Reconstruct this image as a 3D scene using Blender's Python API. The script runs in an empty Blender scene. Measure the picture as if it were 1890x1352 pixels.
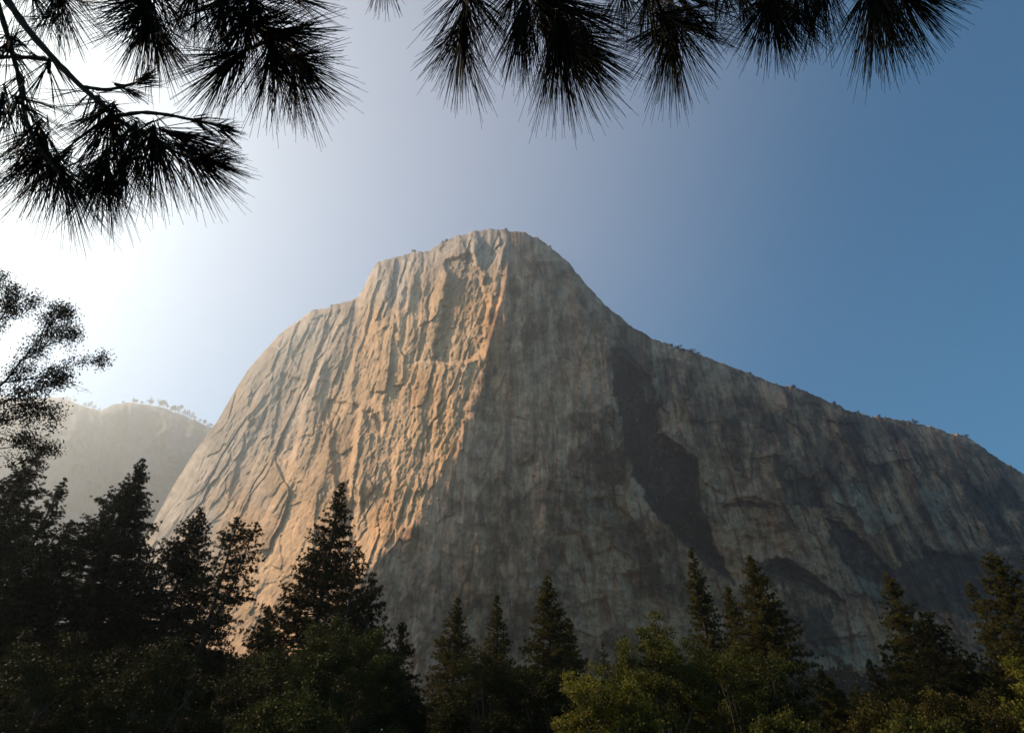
import bpy, math, random
import numpy as np
from mathutils import Vector

# ------------------------------------------------------------------ camera, world, sun, exposure
sc = bpy.context.scene
C = sc.collection
FPX, CX, CY = 1060.0, 945.0, 676.0           # focal length and centre in photo pixels
PITCH = math.radians(35.8)
CAM = np.array([0.0, 0.0, 1.65])
cd = bpy.data.cameras.new('camera'); cam = bpy.data.objects.new('camera', cd); C.objects.link(cam)
cam.location = CAM; cam.rotation_euler = (math.pi / 2 + PITCH, 0, 0)
cd.sensor_width = 36.0; cd.lens = 36.0 * FPX / 1890.0
cd.clip_start = 0.05; cd.clip_end = 40000
sc.camera = cam

SUN_AZ, SUN_EL = math.radians(71), math.radians(39)    # azimuth to the left of the view direction
sun_dir = Vector((-math.sin(SUN_AZ) * math.cos(SUN_EL), math.cos(SUN_AZ) * math.cos(SUN_EL), math.sin(SUN_EL)))
w = bpy.data.worlds.new('World'); sc.world = w; w.use_nodes = True
nt = w.node_tree
sky = nt.nodes.new('ShaderNodeTexSky'); sky.sky_type = 'NISHITA'; sky.sun_disc = False
sky.sun_elevation = SUN_EL; sky.sun_rotation = -SUN_AZ
sky.altitude = 1200; sky.air_density = 1.0; sky.dust_density = 0.8; sky.ozone_density = 1.2
tint = nt.nodes.new('ShaderNodeMix'); tint.data_type = 'RGBA'; tint.blend_type = 'MULTIPLY'; tint.inputs[0].default_value = 1
tint.inputs[7].default_value = (0.28, 0.85, 1.0, 1)
nt.links.new(sky.outputs[0], tint.inputs[6])
# broad smoky aureole of the sky round the sun's direction
tcw = nt.nodes.new('ShaderNodeTexCoord'); dot = nt.nodes.new('ShaderNodeVectorMath'); dot.operation = 'DOT_PRODUCT'
dot.inputs[1].default_value = sun_dir; nt.links.new(tcw.outputs['Generated'], dot.inputs[0])
aur = nt.nodes.new('ShaderNodeMapRange'); aur.interpolation_type = 'SMOOTHSTEP'
aur.inputs[1].default_value = .15; aur.inputs[2].default_value = 1.0; aur.inputs[3].default_value = 0; aur.inputs[4].default_value = 1.0
nt.links.new(dot.outputs['Value'], aur.inputs[0])
glow = nt.nodes.new('ShaderNodeMix'); glow.data_type = 'RGBA'; glow.blend_type = 'ADD'; glow.inputs[7].default_value = (2.65, 1.97, 1.36, 1)
nt.links.new(aur.outputs[0], glow.inputs[0]); nt.links.new(tint.outputs[2], glow.inputs[6])
nt.links.new(glow.outputs[2], nt.nodes['Background'].inputs[0])
nt.nodes['Background'].inputs[1].default_value = 0.08
sl = bpy.data.lights.new('sun', 'SUN'); so = bpy.data.objects.new('sun', sl); C.objects.link(so)
sl.energy = 5.0; sl.angle = math.radians(0.5); sl.color = (1.0, 0.72, 0.46)
so.rotation_euler = sun_dir.to_track_quat('Z', 'Y').to_euler()
so.location = (-300, 200, 400)
sc.view_settings.view_transform = 'Standard'; sc.view_settings.look = 'None'
sc.view_settings.exposure = 0.7; sc.view_settings.gamma = 1.0
sc.cycles.use_denoising = True
sc.cycles.max_bounces = 6; sc.cycles.diffuse_bounces = 2; sc.cycles.glossy_bounces = 1
sc.cycles.transmission_bounces = 3; sc.cycles.volume_bounces = 0
sc.cycles.transparent_max_bounces = 8

# ------------------------------------------------------------------ helpers
RIGHT = np.array([1.0, 0, 0])
FWD = np.array([0, math.cos(PITCH), math.sin(PITCH)])
UP = np.array([0, -math.sin(PITCH), math.cos(PITCH)])

def ray(px, py):
    px = np.asarray(px, float)[..., None]; py = np.asarray(py, float)[..., None]
    return FWD + RIGHT * (px - CX) / FPX + UP * (CY - py) / FPX

def at(px, py, Y):                       # the point on the line of sight at forward distance Y
    d = ray(px, py)
    return CAM + d * (np.asarray(Y, float)[..., None] / d[..., 1:2])

def project(P):
    d = P - CAM
    z = d @ FWD
    return CX + FPX * (d @ RIGHT) / z, CY - FPX * (d @ UP) / z

def mpp(P):                              # metres per photo pixel at a point
    return float((np.asarray(P) - CAM) @ FWD) / FPX

def hsh(ix, iy, seed):
    h = (ix.astype(np.int64) * 374761393 + iy.astype(np.int64) * 668265263 + seed * 982451653) & 0xFFFFFFFF
    h = ((h ^ (h >> 13)) * 1274126177) & 0xFFFFFFFF
    h = ((h ^ (h >> 15)) * 2246822519) & 0xFFFFFFFF
    return ((h ^ (h >> 16)) & 0xFFFFFF) / float(0xFFFFFF)

def noise(x, y, seed=0):                 # gradient noise, about -1..1
    x, y = np.broadcast_arrays(np.asarray(x, float), np.asarray(y, float))
    ix = np.floor(x); iy = np.floor(y); fx = x - ix; fy = y - iy
    u = fx * fx * fx * (fx * (fx * 6 - 15) + 10); v = fy * fy * fy * (fy * (fy * 6 - 15) + 10)
    def g(dx, dy):
        a = hsh(ix + dx, iy + dy, seed) * 2 * math.pi
        return np.cos(a) * (fx - dx) + np.sin(a) * (fy - dy)
    return 1.5 * ((g(0, 0) * (1 - u) + g(1, 0) * u) * (1 - v) + (g(0, 1) * (1 - u) + g(1, 1) * u) * v)

def fbm(x, y, o=4, seed=0, gain=0.5):
    r = 0; a = 1.0; s = 0
    for k in range(o):
        r = r + a * noise(x * 2 ** k + k * 17.3, y * 2 ** k - k * 9.1, seed + k); s += a; a *= gain
    return r / s

def sst(a, b, x):
    t = np.clip((x - a) / (b - a), 0, 1); return t * t * (3 - 2 * t)

def saw(n, w=0.12):                      # flake profile: slow rise, quick drop
    f = n - np.floor(n)
    return np.where(f < 1 - w, f / (1 - w), (1 - f) / w)

def blocks(x, y, seed=0, tilt=1.0):      # broken facets: every cell has its own depth and tilt, with sharp joints
    ix = np.floor(x); iy = np.floor(y); best = np.full(x.shape, 9.0); out = np.zeros(x.shape)
    for dx in (-1, 0, 1):
        for dy in (-1, 0, 1):
            cx = ix + dx; cy = iy + dy
            qx = x - cx - hsh(cx, cy, seed); qy = y - cy - hsh(cx, cy, seed + 1)
            dd = qx * qx + qy * qy; mk = dd < best
            v = (hsh(cx, cy, seed + 2) - .5) + tilt * ((hsh(cx, cy, seed + 3) - .5) * qx * 2 + (hsh(cx, cy, seed + 4) - .5) * qy)
            out = np.where(mk, v, out); best = np.where(mk, dd, best)
    return out

def mesh(name, V, F, mat, parent=None, smooth=False, attrs=None, cols=None):
    V = np.ascontiguousarray(V, np.float32); me = bpy.data.meshes.new(name)
    if isinstance(F, list):
        cnt = np.concatenate([np.full(len(f), f.shape[1], np.int32) for f in F])
        idx = np.concatenate([f.ravel() for f in F]).astype(np.int32)
    else:
        cnt = np.full(len(F), F.shape[1], np.int32); idx = np.ascontiguousarray(F, np.int32).ravel()
    me.vertices.add(len(V)); me.vertices.foreach_set('co', V.ravel())
    me.loops.add(len(idx)); me.loops.foreach_set('vertex_index', idx)
    me.polygons.add(len(cnt))
    st = np.zeros(len(cnt), np.int32); st[1:] = np.cumsum(cnt)[:-1]
    me.polygons.foreach_set('loop_start', st)
    if smooth: me.polygons.foreach_set('use_smooth', np.ones(len(cnt), bool))
    for k, a in (attrs or {}).items():
        at_ = me.attributes.new(k, 'FLOAT', 'POINT'); at_.data.foreach_set('value', np.ascontiguousarray(a, np.float32))
    for k, a in (cols or {}).items():
        at_ = me.attributes.new(k, 'FLOAT_COLOR', 'POINT')
        c4 = np.ones((len(a), 4), np.float32); c4[:, :3] = a; at_.data.foreach_set('color', c4.ravel())
    me.update(calc_edges=True); me.validate()
    me.materials.append(mat)
    o = bpy.data.objects.new(name, me); C.objects.link(o)
    if parent is not None: o.parent = parent
    return o

def empty(name, loc, label, cat, group=None):
    o = bpy.data.objects.new(name, None); C.objects.link(o); o.location = [float(a) for a in loc]
    o['label'] = label; o['category'] = cat
    if group: o['group'] = group
    return o

def tag(o, label, cat, group=None):
    o['label'] = label; o['category'] = cat
    if group: o['group'] = group
    return o

class MB:
    def __init__(s): s.V = []; s.F = []; s.T = []; s.n = 0
    def add(s, V, F, t=None):
        V = np.asarray(V, float).reshape(-1, 3); s.V.append(V); s.F.append(np.asarray(F) + s.n); s.n += len(V)
        s.T.append(np.full(len(V), 0.5) if t is None else np.broadcast_to(t, (len(V),)).copy())
    def tube(s, P, R, k=6, rng=None, wob=0.0):
        P = np.asarray(P, float); n = len(P); R = np.broadcast_to(np.asarray(R, float), (n,))
        T = np.gradient(P, axis=0); T /= np.linalg.norm(T, axis=1)[:, None] + 1e-9
        a = np.array([0.31, 0.87, 0.38]);
        if abs(T[0] @ a) > 0.9: a = np.array([1.0, 0.1, 0])
        U = a - (T @ a)[:, None] * T; U /= np.linalg.norm(U, axis=1)[:, None]
        W = np.cross(T, U); th = np.arange(k) * 2 * math.pi / k
        rr = R[:, None] * np.ones(k)
        if rng is not None and wob: rr = rr * (1 + wob * rng.uniform(-1, 1, rr.shape))
        V = P[:, None] + rr[..., None] * (np.cos(th)[None, :, None] * U[:, None] + np.sin(th)[None, :, None] * W[:, None])
        i = np.arange(n - 1)[:, None] * k; j = np.arange(k)[None]; j2 = (j + 1) % k
        F = np.stack([i + j, i + j2, i + k + j2, i + k + j], -1).reshape(-1, 4)
        s.add(V, F)
    def build(s, name, mat, parent=None, smooth=True, attr=False):
        return mesh(name, np.concatenate(s.V), np.concatenate(s.F), mat, parent, smooth,
                    {'tint': np.concatenate(s.T)} if attr else None)

def unit(v): return v / (np.linalg.norm(v, axis=-1, keepdims=True) + 1e-9)

def blades(P, D, L, Wd, rng):            # diamond blades: base P, direction D, length L, width Wd
    n = len(P); D = unit(D); S = unit(np.cross(D, rng.normal(size=(n, 3))))
    L = np.broadcast_to(L, (n,))[:, None]; Wd = np.broadcast_to(Wd, (n,))[:, None]
    V = np.stack([P, P + D * L * 0.45 + S * Wd / 2, P + D * L, P + D * L * 0.45 - S * Wd / 2], 1).reshape(-1, 3)
    return V, np.arange(4 * n).reshape(-1, 4)

# ------------------------------------------------------------------ materials
def new_mat(name):
    m = bpy.data.materials.new(name); m.use_nodes = True
    return m, m.node_tree, m.node_tree.nodes['Principled BSDF']

def leaf_mat(name, dark, light, trans=0.3, rough=0.55, spec=0.25):
    m, t, b = new_mat(name)
    a = t.nodes.new('ShaderNodeAttribute'); a.attribute_name = 'tint'
    r = t.nodes.new('ShaderNodeValToRGB'); r.color_ramp.elements[0].color = (*dark, 1); r.color_ramp.elements[1].color = (*light, 1)
    t.links.new(a.outputs['Fac'], r.inputs[0]); t.links.new(r.outputs[0], b.inputs['Base Color'])
    b.inputs['Roughness'].default_value = rough; b.inputs['Specular IOR Level'].default_value = spec
    tr = t.nodes.new('ShaderNodeBsdfTranslucent'); mx = t.nodes.new('ShaderNodeMixShader'); mx.inputs[0].default_value = trans
    t.links.new(r.outputs[0], tr.inputs[0]); t.links.new(b.outputs[0], mx.inputs[1]); t.links.new(tr.outputs[0], mx.inputs[2])
    t.links.new(mx.outputs[0], t.nodes['Material Output'].inputs[0])
    return m

def bark_mat(name, c1, c2, sc_=6):
    m, t, b = new_mat(name)
    n = t.nodes.new('ShaderNodeTexNoise'); n.inputs['Scale'].default_value = sc_; n.inputs['Detail'].default_value = 6
    tc = t.nodes.new('ShaderNodeTexCoord'); mp = t.nodes.new('ShaderNodeMapping'); mp.inputs['Scale'].default_value = (1, 1, 0.25)
    r = t.nodes.new('ShaderNodeValToRGB'); r.color_ramp.elements[0].color = (*c1, 1); r.color_ramp.elements[1].color = (*c2, 1)
    r.color_ramp.elements[0].position = .35; r.color_ramp.elements[1].position = .65
    t.links.new(tc.outputs['Object'], mp.inputs[0]); t.links.new(mp.outputs[0], n.inputs['Vector'])
    t.links.new(n.outputs[0], r.inputs[0]); t.links.new(r.outputs[0], b.inputs['Base Color'])
    bp = t.nodes.new('ShaderNodeBump'); bp.inputs['Strength'].default_value = .6; bp.inputs['Distance'].default_value = .03
    t.links.new(n.outputs[0], bp.inputs['Height']); t.links.new(bp.outputs[0], b.inputs['Normal'])
    b.inputs['Roughness'].default_value = .9
    return m

def rock_mat(name, bump=1.0):
    m, t, b = new_mat(name)
    a = t.nodes.new('ShaderNodeAttribute'); a.attribute_name = 'rock'
    tc = t.nodes.new('ShaderNodeTexCoord')
    n1 = t.nodes.new('ShaderNodeTexNoise'); n1.inputs['Scale'].default_value = .22; n1.inputs['Detail'].default_value = 8; n1.inputs['Roughness'].default_value = .67
    mp = t.nodes.new('ShaderNodeMapping'); mp.inputs['Scale'].default_value = (1, 1, .3)
    t.links.new(tc.outputs['Object'], mp.inputs[0]); t.links.new(mp.outputs[0], n1.inputs['Vector'])
    mr = t.nodes.new('ShaderNodeMapRange'); mr.inputs[1].default_value = .3; mr.inputs[2].default_value = .7
    mr.inputs[3].default_value = .72; mr.inputs[4].default_value = 1.25
    t.links.new(n1.outputs[0], mr.inputs[0])
    mx = t.nodes.new('ShaderNodeMix'); mx.data_type = 'RGBA'; mx.blend_type = 'MULTIPLY'; mx.inputs[0].default_value = 1
    t.links.new(a.outputs['Color'], mx.inputs[6]); t.links.new(mr.outputs[0], mx.inputs[7])
    t.links.new(mx.outputs[2], b.inputs['Base Color'])
    n2 = t.nodes.new('ShaderNodeTexNoise'); n2.inputs['Scale'].default_value = .12; n2.inputs['Detail'].default_value = 9; n2.inputs['Roughness'].default_value = .65
    mp2 = t.nodes.new('ShaderNodeMapping'); mp2.inputs['Scale'].default_value = (1, 1, .45)
    t.links.new(tc.outputs['Object'], mp2.inputs[0]); t.links.new(mp2.outputs[0], n2.inputs['Vector'])
    bp = t.nodes.new('ShaderNodeBump'); bp.inputs['Strength'].default_value = bump; bp.inputs['Distance'].default_value = 3.0
    t.links.new(n2.outputs[0], bp.inputs['Height']); t.links.new(bp.outputs[0], b.inputs['Normal'])
    b.inputs['Roughness'].default_value = .95; b.inputs['Specular IOR Level'].default_value = .1
    return m

M = {
    'rock': rock_mat('granite', 0.9), 'hill': rock_mat('hill_granite', 0.5),
    'bark': bark_mat('pine_bark', (.018, .012, .009), (.05, .034, .025)),
    'dark_bark': bark_mat('dark_bark', (.006, .005, .004), (.014, .011, .009), 40),
    'oak_bark': bark_mat('oak_bark', (.025, .021, .017), (.06, .052, .043)),
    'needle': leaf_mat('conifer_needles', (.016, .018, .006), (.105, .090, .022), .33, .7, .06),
    'needle_mid': leaf_mat('backlit_conifer_needles', (.011, .013, .005), (.050, .045, .014), .2, .7, .06),  # dimmer copy of the needles, backlit tone put into the colour
    'needle_dark': leaf_mat('shaded_pine_needles', (.008, .010, .004), (.028, .028, .010), .15, .7, .06),  # darkest needle copy, its shade put into the colour
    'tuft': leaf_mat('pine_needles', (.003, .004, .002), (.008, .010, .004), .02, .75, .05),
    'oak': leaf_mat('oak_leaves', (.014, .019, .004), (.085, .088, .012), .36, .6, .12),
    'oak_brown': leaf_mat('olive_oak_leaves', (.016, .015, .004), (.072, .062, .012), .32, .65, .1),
    'oak_bright': leaf_mat('sunny_oak_leaves', (.024, .029, .005), (.155, .15, .02), .42, .6, .12),  # brighter oak leaf copy, sunlight put into the colour
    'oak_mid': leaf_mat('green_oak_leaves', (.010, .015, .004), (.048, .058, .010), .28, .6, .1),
    'oak_dark': leaf_mat('dark_oak_leaves', (.008, .010, .003), (.032, .036, .008), .22, .65, .08),  # oak leaf copy with the shade of the dark trees put into its colour
    'maple': leaf_mat('maple_leaves', (.006, .008, .003), (.02, .024, .007), .12, .7, .06),
    'far_dark': leaf_mat('distant_dark_wood', (.006, .009, .008), (.016, .021, .016), .05, .9, .05),
    'far': leaf_mat('distant_foliage', (.018, .024, .014), (.045, .052, .026), .1, .8, .1),
}

# ------------------------------------------------------------------ ground
m, t, b = new_mat('meadow_ground')
n = t.nodes.new('ShaderNodeTexNoise'); n.inputs['Scale'].default_value = .15; n.inputs['Detail'].default_value = 8
r = t.nodes.new('ShaderNodeValToRGB'); r.color_ramp.elements[0].color = (.035, .03, .018, 1); r.color_ramp.elements[1].color = (.09, .085, .04, 1)
tc = t.nodes.new('ShaderNodeTexCoord'); t.links.new(tc.outputs['Object'], n.inputs['Vector'])
t.links.new(n.outputs[0], r.inputs[0]); t.links.new(r.outputs[0], b.inputs['Base Color']); b.inputs['Roughness'].default_value = .95
gx = np.linspace(-6500, 6500, 131); gy = np.linspace(-2500, 6500, 91)
GX, GY = np.meshgrid(gx, gy)
GZ = 0.35 * fbm(GX / 300, GY / 300, 2, 5)
ii = (np.arange(90)[:, None] * 131 + np.arange(130)[None]).ravel()
g = mesh('ground', np.stack([GX, GY, GZ - .3], -1).reshape(-1, 3), np.stack([ii, ii + 1, ii + 132, ii + 131], -1), m, smooth=True)
g['kind'] = 'structure'

# ------------------------------------------------------------------ the granite mountain
RIM = np.array([[60, 1330], [140, 1215], [200, 1115], [250, 1027], [285, 960], [320, 896], [360, 832], [400, 778], [430, 727], [460, 678],
    [490, 645], [515, 618], [540, 598], [565, 580], [580, 571], [605, 568], [640, 555], [662, 548], [672, 530], [682, 505], [697, 484],
    [730, 474], [763, 466], [790, 463], [815, 448], [840, 437], [870, 428], [905, 423], [940, 425], [970, 429], [995, 441], [1015, 455],
    [1035, 473], [1052, 486], [1065, 505], [1085, 527], [1110, 556], [1135, 576], [1160, 598], [1190, 618], [1225, 632], [1265, 645],
    [1295, 655], [1340, 672], [1390, 692], [1430, 708], [1480, 718], [1530, 741], [1560, 754], [1605, 767], [1650, 773], [1695, 780],
    [1740, 795], [1780, 803], [1800, 815], [1840, 845], [1880, 868], [1930, 905], [2000, 960], [2100, 1040], [2250, 1150]], float)
PROW = np.array([[300, 945], [430, 935], [500, 933], [563, 921], [604, 909], [656, 897], [705, 882], [779, 856], [857, 819], [924, 789], [964, 763],
    [1005, 726], [1068, 668], [1150, 600], [1250, 525], [1350, 450]], float)
pxs = np.arange(60, 2250, 1.75); NR = 500
vv = np.linspace(0, 1, NR) ** 0.9
yr = np.interp(pxs, RIM[:, 0], RIM[:, 1])
yr = yr + (1.3 * fbm(pxs / 30, pxs * 0, 4, 3, .65) + .5 * fbm(pxs / 7, pxs * 0, 3, 4, .6)) * np.interp(pxs, [200, 500, 700, 1200, 1900], [2, 3, 4, 5, 6])
PX = np.repeat(pxs[None], NR, 0)
PY = 1345 + (yr[None] - 1345) * vv[:, None]
rim_mono = RIM[RIM[:, 0] <= 905]
xl = np.interp(PY, rim_mono[::-1, 1], rim_mono[::-1, 0])
xp = np.interp(PY, PROW[:, 0], PROW[:, 1])
xp = xp + (9 * noise(PY / 62, PY * 0, 201) + 4 * noise(PY / 21, PY * 0, 202)) * sst(430, 560, PY)
S = (PX - xp) * 0.9
# warp so that edges wander
wx = fbm(PX / 70, PY / 70, 3, 11) * 5; wy = fbm(PX / 70, PY / 70, 3, 12) * 5
Hn = np.clip((1345 - PY) / 920, 0, 1)
Yp = 765 + 190 * Hn ** 1.25                                # the prow line leans back with height
slope = lambda x: (x - CX) / FPX / (math.cos(PITCH) - (CY - PY) / FPX * math.sin(PITCH))
r_, rp_ = slope(PX), slope(xp); KL = .80
left = 1 - sst(-14, 14, S + 8 * noise(PY / 18, PX / 30, 19))
sr_ = np.maximum(S, 0)
Yr = Yp + 0.16 * sr_ + 0.30 * np.maximum(S - 190 - 20 * noise(PY / 120, PY * 0, 4), 0) * sst(0, 120, S - 190)
Yl = Yp * (1 + KL * rp_) / np.maximum(1 + KL * np.minimum(r_, rp_), .3)
Yd = np.where(S < 0, Yl, Yr)
def soft(q, n):                                            # round the prow: broadly near the summit, tighter below
    c = np.cumsum(np.pad(q, ((0, 0), (n + 1, n)), 'edge'), 1); return (c[:, 2 * n + 1:] - c[:, :-2 * n - 1]) / (2 * n + 1)
k_ = sst(560, 860, PY); Yd = k_ * soft(soft(Yd, 14), 9) + (1 - k_) * soft(soft(soft(Yd, 34), 28), 16)
edge = np.maximum(PY - yr[None], 0)
Yd = Yd + 34 * np.exp(-edge / 8) + 40 * np.exp(-edge / 36)
a = np.clip((PX - xl) / np.maximum(xp - xl, 40), 0, 1.4)
A = a * np.maximum(xp - xl, 120) + wx * .6                 # flow-aligned coordinate of the sunlit face, in pixels
mm = np.interp(PX + (PY - 750) * .3, [300, 450, 600, 680, 760, 900], [.62, .50, .33, .19, .20, .24])
A0 = (PX + (PY - 750) * mm) * .95 + wx
def strips(u0, v0, wd, ln, seed, drop=.16):               # long flakes running down the wall: slow swell, sharp edge, fading in and out
    u = u0 / wd + .55 * noise(u0 / (wd * 4), v0 / (ln * 1.3), seed) + .12 * noise(u0 / wd, v0 / (ln * .4), seed + 1)
    c = np.floor(u); f = u - c
    am = sst(-.35, .5, noise(c * 7.37 + .5, v0 / ln + c * 3.1, seed + 2))
    return am * (np.where(f < drop, 1 - f / drop, (f - drop) / (1 - drop)) - .5)
ribs = 10 * noise(A0 / 80, PY / 330, 21) + 6 * noise(A0 / 36, PY / 210, 22)
rough = .22 + .85 * sst(-.1, .6, noise(PX / 120, PY / 150, 140))
ribs += 18 * strips(A0, PY, 74, 260, 101, .2) + rough * (5.5 * strips(A0 + 11, PY, 31, 150, 104) + 3 * strips(A0, PY + PX * .2, 13, 70, 107) + 1.8 * strips(A0, PY, 6, 40, 110))
ribs += 6 * blocks(A0 / 40, (PY + wy * 2) / 150, 23, 1.8) + 5 * blocks(A0 / 20 + 4, (PY + wy * 2 - PX * .3) / 60, 24, 1.8) + 2.2 * blocks(A0 / 9, (PY + PX * .4 + wy) / 26, 25, 1.5)
ribs += 2.4 * fbm(A0 / 7, PY / 60, 3, 27) + 2.8 * fbm((PX * .85 + PY * .5) / 8, (PY * .85 - PX * .5) / 26, 3, 26) + 2.2 * fbm(PX / 7, PY / 6, 3, 28, .6) + rough * 1.3 * blocks((A0 + wy * 2) / 19, (PY + wx * 3 + PX * .35) / 15, 29, 1.6) + 1.5 * fbm(A0 / 4, PY / 14, 2, 30)
vt = (PX - CX) / (PY + 794) * 1800 + wx * .4          # runs true vertical in the world
rr = 9 * noise(vt / 110, PY / 250, 31) + 5 * fbm(vt / 24, PY / 240, 2, 32)
rr += 6 * strips(vt, PY, 44, 150, 131) + 3 * strips(vt + 9, PY, 17, 80, 134) + 1.2 * strips(vt, PY, 7, 50, 137)
rr += 5 * blocks((vt + wx * 2) / 60, (PY + wy * 3) / 110, 33, 1.8) + 2.6 * blocks((vt + wx) / 24, (PY + wy * 2 + PX * .25) / 48, 36, 1.8) + 1.6 * blocks(vt / 10, (PY + wy - PX * .2) / 20, 37, 1.5)
rr += 2.6 * fbm(vt / 6, PY / 90, 3, 34) + 3.4 * fbm(PX / 20, PY / 18, 5, 35, .6)
d = left * ribs * (Yd / 800) ** .6 + (1 - left) * rr * np.where(S < 190, .95, 1.7)
# traced flakes, corners and roofs: (points, depth of the step right of the line, width, side)
def flake(pts, amp, wid, soft=2.5, side=1):
    p = np.array(pts, float); y0, y1 = p[0, 1], p[-1, 1]
    gxx = np.interp(PY, p[:, 1], p[:, 0]) + 1.2 * noise(PY / 11, PX * 0, int(p[0, 0])) + 1.8 * noise(PY / 37, PX * 0, int(p[0, 0]) + 1)
    dd = (PX - gxx) * side
    f = sst(-soft, soft, dd) * np.exp(-np.maximum(dd, 0) / wid)
    return amp * f * sst(y0 - 12, y0 + 22, PY) * (1 - sst(y1 - 22, y1 + 12, PY))
FL = [  # negative brings the rock right of the line towards us: its left-facing edge catches the sun
    ([(607, 640), (584, 690), (566, 724), (555, 798), (537, 860)], -22, 34, 6, 1),
    ([(600, 650), (596, 724), (590, 800), (560, 880)], 10, 40, 4, 1),
    ([(668, 745), (655, 827), (647, 879), (649, 912)], -26, 46, 5, 1),
    ([(672, 757), (690, 762), (700, 800)], 13, 30, 3, 1),
    ([(716, 700), (701, 750), (710, 800)], -12, 28, 4, 1),
    ([(664, 905), (677, 975), (655, 1005), (633, 1024)], 12, 22, 3, 1),
    ([(707, 885), (677, 916), (664, 950)], 7, 14, 2, 1),
    ([(537, 895), (501, 950)], 7, 14, 2, 1),
    ([(548, 850), (510, 920), (477, 983), (450, 1140)], -20, 60, 8, 1),
    ([(870, 440), (876, 500)], -14, 18, 4, 1), ([(890, 445), (892, 500)], 12, 30, 3, 1),
    ([(936, 470), (932, 505), (920, 563), (908, 604), (893, 662)], -20, 40, 5, 1),
    ([(880, 585), (876, 622)], -9, 14, 3, 1),
    ([(760, 500), (752, 560), (748, 660)], -10, 40, 5, 1),
    ([(735, 510), (733, 640)], -12, 30, 5, 1), ([(790, 470), (775, 540)], -10, 25, 4, 1),
    ([(690, 495), (668, 600), (640, 680)], 9, 30, 4, 1), ([(712, 490), (700, 560), (668, 650)], -10, 24, 5, 1),
    ([(655, 560), (600, 650), (560, 720)], 9, 26, 4, 1),
    ([(500, 680), (455, 770), (400, 860)], -10, 28, 6, 1), ([(440, 740), (400, 810), (350, 900), (310, 980)], -8, 18, 4, 1),
    ([(560, 600), (520, 690), (470, 800), (420, 900)], 9, 32, 5, 1),
    # shaded side
    ([(1140, 590), (1130, 660), (1136, 740), (1150, 820), (1165, 890)], 22, 90, 6, 1),
    ([(1165, 880), (1190, 930), (1250, 995), (1330, 1060)], 12, 60, 5, 1),
    ([(1290, 850), (1288, 920), (1310, 1000), (1345, 1060)], -13, 60, 5, 1),
    ([(1612, 790), (1640, 860), (1680, 960), (1706, 1040)], 12, 22, 4, 1), ([(1775, 890), (1815, 1020)], 10, 16, 3, 1),
    ([(1540, 970), (1600, 1010), (1645, 1060)], 12, 60, 5, 1),
]
for pts, amp, wid, soft, side in FL: d += flake(pts, amp, wid, soft, side)
def roof(pts, amp, wid):                                 # an overhang along a line x -> y : rock above stands out
    p = np.array(pts, float); gyy = np.interp(PX, p[:, 0], p[:, 1]) + 2.5 * noise(PX / 12, PY * 0, int(p[0, 1]))
    dd = gyy - PY
    return -amp * sst(-1.5, 1.5, dd) * np.exp(-np.maximum(dd, 0) / wid) * sst(p[0, 0] - 8, p[0, 0] + 12, PX) * (1 - sst(p[-1, 0] - 12, p[-1, 0] + 8, PX))
for pts, amp, wid in [([(1150, 1060), (1200, 1055), (1215, 1040)], 8, 30), ([(1380, 1050), (1420, 1032), (1455, 1030), (1500, 1060), (1560, 1110)], 9, 30),
        ([(1455, 1062), (1490, 1072), (1540, 1105)], 9, 26), ([(1350, 920), (1390, 915), (1440, 935)], 7, 24), ([(1610, 862), (1650, 850), (1690, 846)], 8, 22),
        ([(877, 623), (898, 626)], 9, 16), ([(1400, 845), (1430, 838), (1450, 842)], 8, 14), ([(1540, 925), (1570, 938), (1590, 930)], 7, 20),
        ([(1460, 1190), (1520, 1178), (1600, 1172)], 8, 22), ([(1060, 1160), (1100, 1175), (1130, 1160)], 7, 18), ([(1520, 774), (1560, 782), (1600, 778)], 6, 16),
        ([(745, 674), (790, 664), (815, 660), (835, 676)], -5, 12), ([(1240, 830), (1280, 842)], 7, 25)]:
    d += roof(pts, amp * 1.5, wid)
def inside(pts, seed, soft=3.0, wamp=5):                  # a recess with its own outline
    p = np.array(pts, float); qx = PX + fbm(PX / 22, PY / 22, 3, seed) * wamp; qy = PY + fbm(PX / 22, PY / 22, 3, seed + 9) * wamp
    ins = np.zeros(PX.shape, bool); dist = np.full(PX.shape, 1e9)
    for k in range(len(p)):
        (x0, y0), (x1, y1) = p[k], p[(k + 1) % len(p)]
        ins ^= ((y0 > qy) != (y1 > qy)) & (qx < (x1 - x0) * (qy - y0) / ((y1 - y0) if y1 != y0 else 1e-9) + x0)
        ex, ey = x1 - x0, y1 - y0; tt = np.clip(((qx - x0) * ex + (qy - y0) * ey) / (ex * ex + ey * ey + 1e-9), 0, 1)
        dist = np.minimum(dist, np.hypot(qx - x0 - tt * ex, qy - y0 - tt * ey))
    return sst(-soft, soft, np.where(ins, dist, -dist))
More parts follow.
